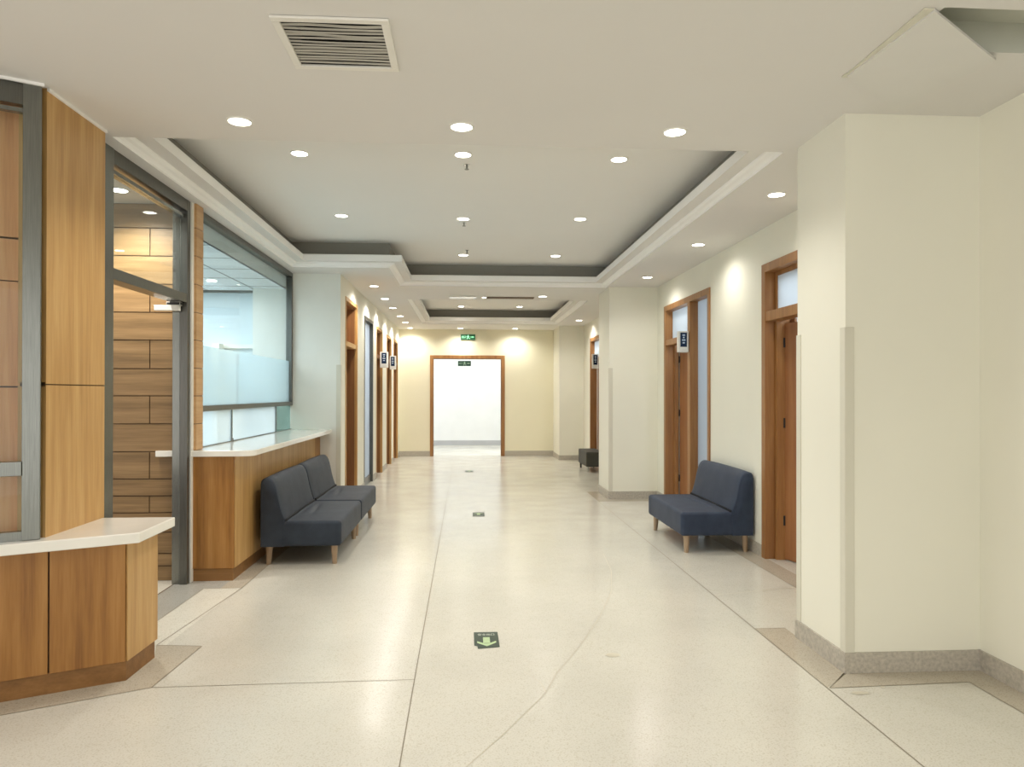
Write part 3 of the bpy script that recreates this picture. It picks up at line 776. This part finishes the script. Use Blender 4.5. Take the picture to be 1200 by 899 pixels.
gl = 'downlights along the left corridor wall'
for y, n in ((9.88, 'first downlight along the left corridor wall, by the return wall'), (11.18, 'second downlight along the left corridor wall'), (12.38, 'third downlight along the left corridor wall'), (13.7, 'fourth downlight along the left corridor wall'),
             (14.9, 'fifth downlight along the left corridor wall'), (16.17, 'last downlight along the left corridor wall, in the far corner')):
    downlight(-1.265, y, ZC, n, gl, 50, 158)
ge = 'downlights near the far end'
for x, y, z, n, p in ((-.14, 16.15, ZC, 'downlight above the green exit sign on the end wall', 42), (1.09, 16.15, ZC, 'downlight above the end wall right of the doorway', 42),
                   (1.14, 10.75, ZC, 'downlight on the beam right of the dark linear grille', PCR), (-.116, 14.5, ZT, 'left of two downlights inside the far tray', PCR), (1.066, 14.46, ZT, 'right of two downlights inside the far tray', PCR),
                   (2.245, 14.24, ZC, 'downlight above the far right door', 34)):
    downlight(x, y, z, n, ge, p, 155)
downlight(.262, 10.95, ZC, 'tiny lamp at the left tip of the dark linear grille', ge, 0, scale=.55, lamp=False)
downlight(-2.50, 5.32, ZC, 'downlight seen through the steel framed passage', 'side room lights', 115, 150)
downlight(-2.88, 8.3, ZO-.004, 'small ceiling light seen through the big window', 'side room lights', 0, scale=.9, lamp=False)

# sprinklers
def make_sprinkler():
    t = empty('sprinkler_head')
    MB().lathe([(.028, -.004), (.028, 0)], M['chrome'], n=18).build('collar', parent=t)
    MB().lathe([(.007, -.045), (.009, -.03), (.009, -.004)], M['steel_d'], n=10).build('stem', parent=t)
    MB().lathe([(.020, -.052), (.020, -.047), (.006, -.044)], M['steel_d'], n=18).build('deflector', parent=t)
    return t
sp = None
for x, y, z, n in ((-.002, 5.50, ZT, 'sprinkler head behind the nearest middle tray downlight'), (-.03, 7.37, ZT, 'sprinkler head just behind the second middle tray downlight'), (.0, 8.80, ZT, 'sprinkler head in front of the far tray downlight row'), (-.06, 12.6, ZT, 'sprinkler head inside the far tray')):
    if sp is None: sp = make_sprinkler(); o = sp
    else: o = copy_tree(sp)
    o.location = (x, y, z); o.scale = (.85, .85, .7); tag(o, n, 'sprinkler', 'ceiling sprinklers')

# air vent
vx0, vx1, vy0, vy1 = -.765, -.305, 2.81, 3.255
vt = empty('air_vent', (-.535, 3.03, ZC)); tag(vt, 'square louvred air grille in the front ceiling', 'air vent')
mb = MB()
for a in ((vx0, vx1, vy0, vy0+.033), (vx0, vx1, vy1-.033, vy1), (vx0, vx0+.033, vy0+.033, vy1-.033), (vx1-.033, vx1, vy0+.033, vy1-.033)): mb.box(*a, ZC-.012, ZC-.001, M['vent'])
child(mb, 'frame', vt, bevel=.003)
mb = MB(); bx0, bx1, by0, by1 = VX
for a, b2 in (((bx0, by0), (bx1, by0)), ((bx1, by0), (bx1, by1)), ((bx1, by1), (bx0, by1)), ((bx0, by1), (bx0, by0))):
    mb.face([(*a, ZC), (*b2, ZC), (*b2, ZC+.15), (*a, ZC+.15)], M['black'])
mb.face([(bx0, by0, ZC+.15), (bx1, by0, ZC+.15), (bx1, by1, ZC+.15), (bx0, by1, ZC+.15)], M['black'])
child(mb, 'duct', vt, fix=False)
n = 15
for k in range(n):
    y = by0+.008+(by1-by0-.012)*k/(n-1)
    tl = random.uniform(-.006, .006); bow = random.uniform(-.006, .006); fr = random.choice((1, 1, 2)); wd = random.uniform(.007, .014)
    mb = MB(); q = []
    for jj in range(13):
        u = jj/12
        q.append((bx0+(bx1-bx0)*u, y+tl*(u-.5)+bow*math.sin(u*PI*fr)))
    for (xa, ya), (xb, yb) in zip(q, q[1:]):
        mb.face([(xa, ya-wd/2, ZC-.003), (xb, yb-wd/2, ZC-.003), (xb, yb+wd/2, ZC-.007), (xa, ya+wd/2, ZC-.007)], M['slat'])
    child(mb, 'slat', vt, fix=False)
# hatch panel hanging askew
hp = MB()
q = [(1.735, 3.17, ZC-.012), (1.765, 2.60, ZC-.014), (2.265, 2.935, ZC-.030), (2.19, 3.545, ZC-.013)]
hp.v = [(x, y, z) for x, y, z in q]+[(x, y, z+.011) for x, y, z in q]
hp.f = [(0, 1, 2, 3), (7, 6, 5, 4), (0, 4, 5, 1), (1, 5, 6, 2), (2, 6, 7, 3), (3, 7, 4, 0)]; hp.mi = [hp.m(M['hatch'])]*6
tag(hp.build('ceiling_hatch_panel'), 'loose white ceiling hatch panel lying askew below its opening', 'hatch panel')
tag(MB().box(1.725, 1.765, 2.60, 3.18, ZC-.006, ZC-.001, M['guard']).box(1.72, 1.75, 3.15, 3.19, ZC-.007, ZC-.001, M['guard']).build('hatch_edge_strip'), 'thin grey strip along the loose hatch panel', 'trim strip')  # grey strip stands in for the shadow line at the panel edge
# diffuser and linear grille on the beam
o = MB().box(-.26, .145, 10.78, 10.98, ZC-.018, ZC-.001, M['white_top']).build('ceiling_diffuser', bevel=.004); tag(o, 'white flat panel on the ceiling beam between the trays', 'ceiling panel')
lg = empty('linear_grille', (.66, 10.9, ZC)); tag(lg, 'dark narrow linear grille on the ceiling beam', 'air vent')
child(MB().box(.30, 1.02, 10.80, 10.82, ZC-.006, ZC-.001, M['vent']).box(.30, 1.02, 10.99, 11.0, ZC-.006, ZC-.001, M['vent']), 'frame', lg)
child(MB().box(.30, 1.02, 10.82, 10.99, ZC-.012, ZC-.001, M['groove']), 'slot', lg)

# ------------------------------------------------------------------ door number displays
def make_display(loc, h, w, mirror, label):
    """sits on the wall at loc; the face looks toward -y"""
    t = empty('door_number_sign', loc); tag(t, label, 'door sign', 'door number displays')
    s = -1 if mirror else 1
    x0, x1 = sorted((0, s*w))
    MB().box(x0, x1, -.03, .03, -h/2, h/2, M['plastic']).build('housing', parent=t, bevel=.012, seg=3)
    cx = s*w/2
    sc_ = MB().box(cx-w*.30, cx+w*.30, -.034, -.029, -h*.24, h*.43, M['navy']).build('screen', parent=t)
    for zz, ww in ((.31, .24), (.20, .16), (.08, .30), (-.05, .20)):
        MB().box(cx-w*ww/2, cx+w*ww/2, -.0355, -.0338, h*zz-.008, h*zz+.008, M['screen_mark']).build('text_line', parent=sc_)
    MB().box(cx-w*.2, cx+w*.2, -.033, -.029, -h*.40, -h*.36, M['vent']).build('speaker_slot', parent=t)
    return t
make_display((XR-.015, 8.30, 2.055), .25, .13, True, 'white number sign with navy screen on the glazed right doorway')
make_display((2.515, 13.6, 2.06), .28, .125, True, 'white number sign with navy screen above the dark ottoman')
make_display((XL+.008, 12.85, 2.04), .285, .145, False, 'nearer white number sign with navy screen on the left wall')
make_display((XL+.008, 14.45, 2.055), .275, .125, False, 'farther white number sign with navy screen on the left wall')

# ------------------------------------------------------------------ exit signs
RX = Matrix.Rotation(PI/2, 4, 'X')
def runner(mb, cx, cz, s, y, mat):
    def q(*p): mb.face([(cx+a*s, y, cz+b*s) for a, b in p], mat)
    q(*[(.05+.09*math.cos(k*PI/5), .36+.09*math.sin(k*PI/5)) for k in range(10)])
    q((-.12, .22), (.12, .26), (.10, -.08), (-.08, -.06)); q((.10, .22), (.34, .08), (.32, .0), (.08, .12)); q((-.10, .22), (-.34, .14), (-.34, .05), (-.1, .12))
    q((-.08, -.04), (.04, -.06), (-.14, -.44), (-.24, -.42)); q((.0, -.04), (.12, -.06), (.34, -.26), (.28, -.34))
    q((.34, -.26), (.28, -.34), (.36, -.46), (.44, -.40))
def exit_sign(name, cx, cz, y, w, h, mat, mk, label):
    t = empty(name, (cx, y, cz)); tag(t, label, 'exit sign', 'green exit signs')
    MB().box(-w/2, w/2, -.02, .02, -h/2, h/2, mat).build('panel', parent=t, bevel=.003)
    mb = MB(); runner(mb, 0, 0, h*.85, -.0215, mk)
    mb.face([(w*.30, -.0215, h*.14), (w*.30, -.0215, -h*.14), (w*.44, -.0215, 0)], mk); mb.face([(w*.17, -.0215, h*.05), (w*.30, -.0215, h*.05), (w*.30, -.0215, -h*.05), (w*.17, -.0215, -h*.05)], mk)
    mb.build('pictogram', parent=t, fix=False)
    for ch, dx in (('出', -.36), ('口', -.215)): text_mesh(ch, 'character', mk, h*.42, t, Matrix.Translation((w*dx, -.0215, 0)) @ RX)
    return t
exit_sign('exit_sign', .026, 2.735, YE-.021, .335, .125, M['exit_green'], M['exit_mark'], 'lit green exit sign on the end wall above the doorway')
t2 = exit_sign('exit_sign', -.058, 2.17, 17.5, .315, .125, M['exit_green2'], M['exit_mark2'], 'dark green exit sign hanging inside the bright lobby')
for hx in (-.115, .115): MB().box(hx-.002, hx+.002, -.002, .002, .06, .73, M['plastic']).build('hanger', parent=t2)

# ------------------------------------------------------------------ floor stickers
def sticker(loc, w, d, label, torn=False, rz=0, detail=True):
    t = empty('floor_exit_sticker', loc, rz); tag(t, label, 'floor sign', 'exit stickers on the floor')
    pts = [(-w/2+.02, -d/2-.005), (w/2, -d/2+.02), (w/2-.002, d/2), (-w/2, d/2), (-w/2, -d/2+.05), (-w/2+.018, -d/2+.04)] if torn else [(-w/2, -d/2), (w/2, -d/2), (w/2, d/2), (-w/2, d/2)]
    MB().prism(pts, .0, .0012, M['sticker']).build('sheet', parent=t)
    z = .0016; mb = MB()
    mb.poly_up([(-.020, .045), (.020, .045), (.020, -.055), (-.020, -.055)], z, M['sticker_mark'])
    mb.poly_up([(0, -.108), (-.055, -.050), (-.055, -.022), (-.012, -.062), (.012, -.062), (.055, -.022), (.055, -.050)], z+.0002, M['sticker_mark'])
    mb.build('arrow', parent=t, fix=False)
    m4 = Matrix.Translation((0, .088, z)) @ Matrix.Diagonal((1, 1.5, 1, 1))
    text_mesh('安全出口', 'lettering', M['white_mark'], .026, t, m4)
    return t
sticker((.117, 4.21, .0017), .145, .275, 'nearest dark green floor sticker with a pale down arrow', True)
sticker((.142, 8.57, .0017), .14, .275, 'second dark green floor sticker, beyond the nearest one', rz=PI)
sticker((.05, 13.3, .0017), .14, .275, 'farthest floor sticker, close to the bright doorway', rz=PI)

# ------------------------------------------------------------------ lamps
def spot(x, y, z, power, ang, col=(1, .96, .885), blend=.8, r=.05, target=None):
    l = bpy.data.lights.new('downlight_lamp', 'SPOT'); l.energy = power; l.spot_size = math.radians(ang); l.spot_blend = blend; l.color = col; l.shadow_soft_size = r
    o = bpy.data.objects.new('downlight_lamp', l); COL.objects.link(o); o.location = (x, y, z)
    if target: o.rotation_euler = (Vector(target)-Vector((x, y, z))).to_track_quat('-Z', 'Y').to_euler()
    return o
for x, y, z, p, a in LAMPS: spot(x, y, z, p, a)
def area(loc, sx, sy, power, col, rot=(0, 0, 0)):
    l = bpy.data.lights.new('room_lamp', 'AREA'); l.shape = 'RECTANGLE'; l.size = sx; l.size_y = sy; l.energy = power; l.color = col
    o = bpy.data.objects.new('room_lamp', l); COL.objects.link(o); o.location = loc; o.rotation_euler = rot; return o
area((0, 18.4, 2.86), 6, 2.6, 84, (.90, .95, 1))                       # lobby daylight
spot(3.6, 18.6, 2.0, 450, 50, (1, 1, 1), .3, .25, (-1.15, 16.22, 0))      # sun through the lobby
area((-4.2, 7.3, 2.66), 3, 2.6, 118, (.86, .95, 1))                        # office
area((4.0, 6.8, 2.86), 1.8, 4.5, 80, (.84, .92, 1))                     # right rooms
area((4.0, 13.2, 2.86), 1.6, 3.5, 90, (.9, .95, 1))
area((-2.9, 12.8, 2.86), 1.6, 5, 170, (.88, .93, 1))                      # left rooms
area((-3.6, 4.85, 2.88), 1.2, .9, 12, (1, .95, .87))                      # unseen fill lamp added to brighten the passage
# more ceiling downlights of the hall behind the camera
for x in (-1.22, -.03, 1.157):
    for y in (1.2, -1.4): spot(x, y, ZC-.03, PN, 130)

w = bpy.data.worlds.new('world'); sc.world = w; w.use_nodes = True
bg = w.node_tree.nodes['Background']; bg.inputs[0].default_value = (1, .985, .96, 1); bg.inputs[1].default_value = 2.0

# ------------------------------------------------------------------ camera
F = 840.0; VPU, VPV = 547.0, 460.7; PITCH = .004; ROLL = -.001
A = math.atan((600-VPU)/F)
ca, sa, cp, sp_ = math.cos(A), math.sin(A), math.cos(PITCH), math.sin(PITCH)
fw = Vector((sa*cp, ca*cp, sp_)); rt = Vector((ca, -sa, 0)); up = Vector((-sa*sp_, -ca*sp_, cp))
cr, sr = math.cos(ROLL), math.sin(ROLL)
r2 = rt*cr-up*sr; u2 = rt*sr+up*cr
CYp = VPV+u2.y/fw.y*F; CXp = VPU-r2.y/fw.y*F
cd = bpy.data.cameras.new('camera'); cam = bpy.data.objects.new('camera', cd); COL.objects.link(cam)
cd.sensor_fit = 'HORIZONTAL'; cd.sensor_width = 36; cd.lens = 36*F/1200
cd.shift_x = (600-CXp)/1200; cd.shift_y = (CYp-449.5)/1200
mw = Matrix(((r2.x, u2.x, -fw.x, 0), (r2.y, u2.y, -fw.y, 0), (r2.z, u2.z, -fw.z, 1.45), (0, 0, 0, 1)))
cam.matrix_world = mw; cd.clip_start = .05; cd.clip_end = 100
sc.camera = cam

# ------------------------------------------------------------------ render look
cy = sc.cycles
cy.use_denoising = True
cy.max_bounces = 10; cy.diffuse_bounces = 6; cy.glossy_bounces = 4; cy.transmission_bounces = 6; cy.transparent_max_bounces = 12
cy.sample_clamp_indirect = 6; cy.caustics_reflective = False; cy.caustics_refractive = False
sc.view_settings.view_transform = 'Standard'; sc.view_settings.look = 'None'
sc.view_settings.exposure = 0.0; sc.view_settings.gamma = 1.0
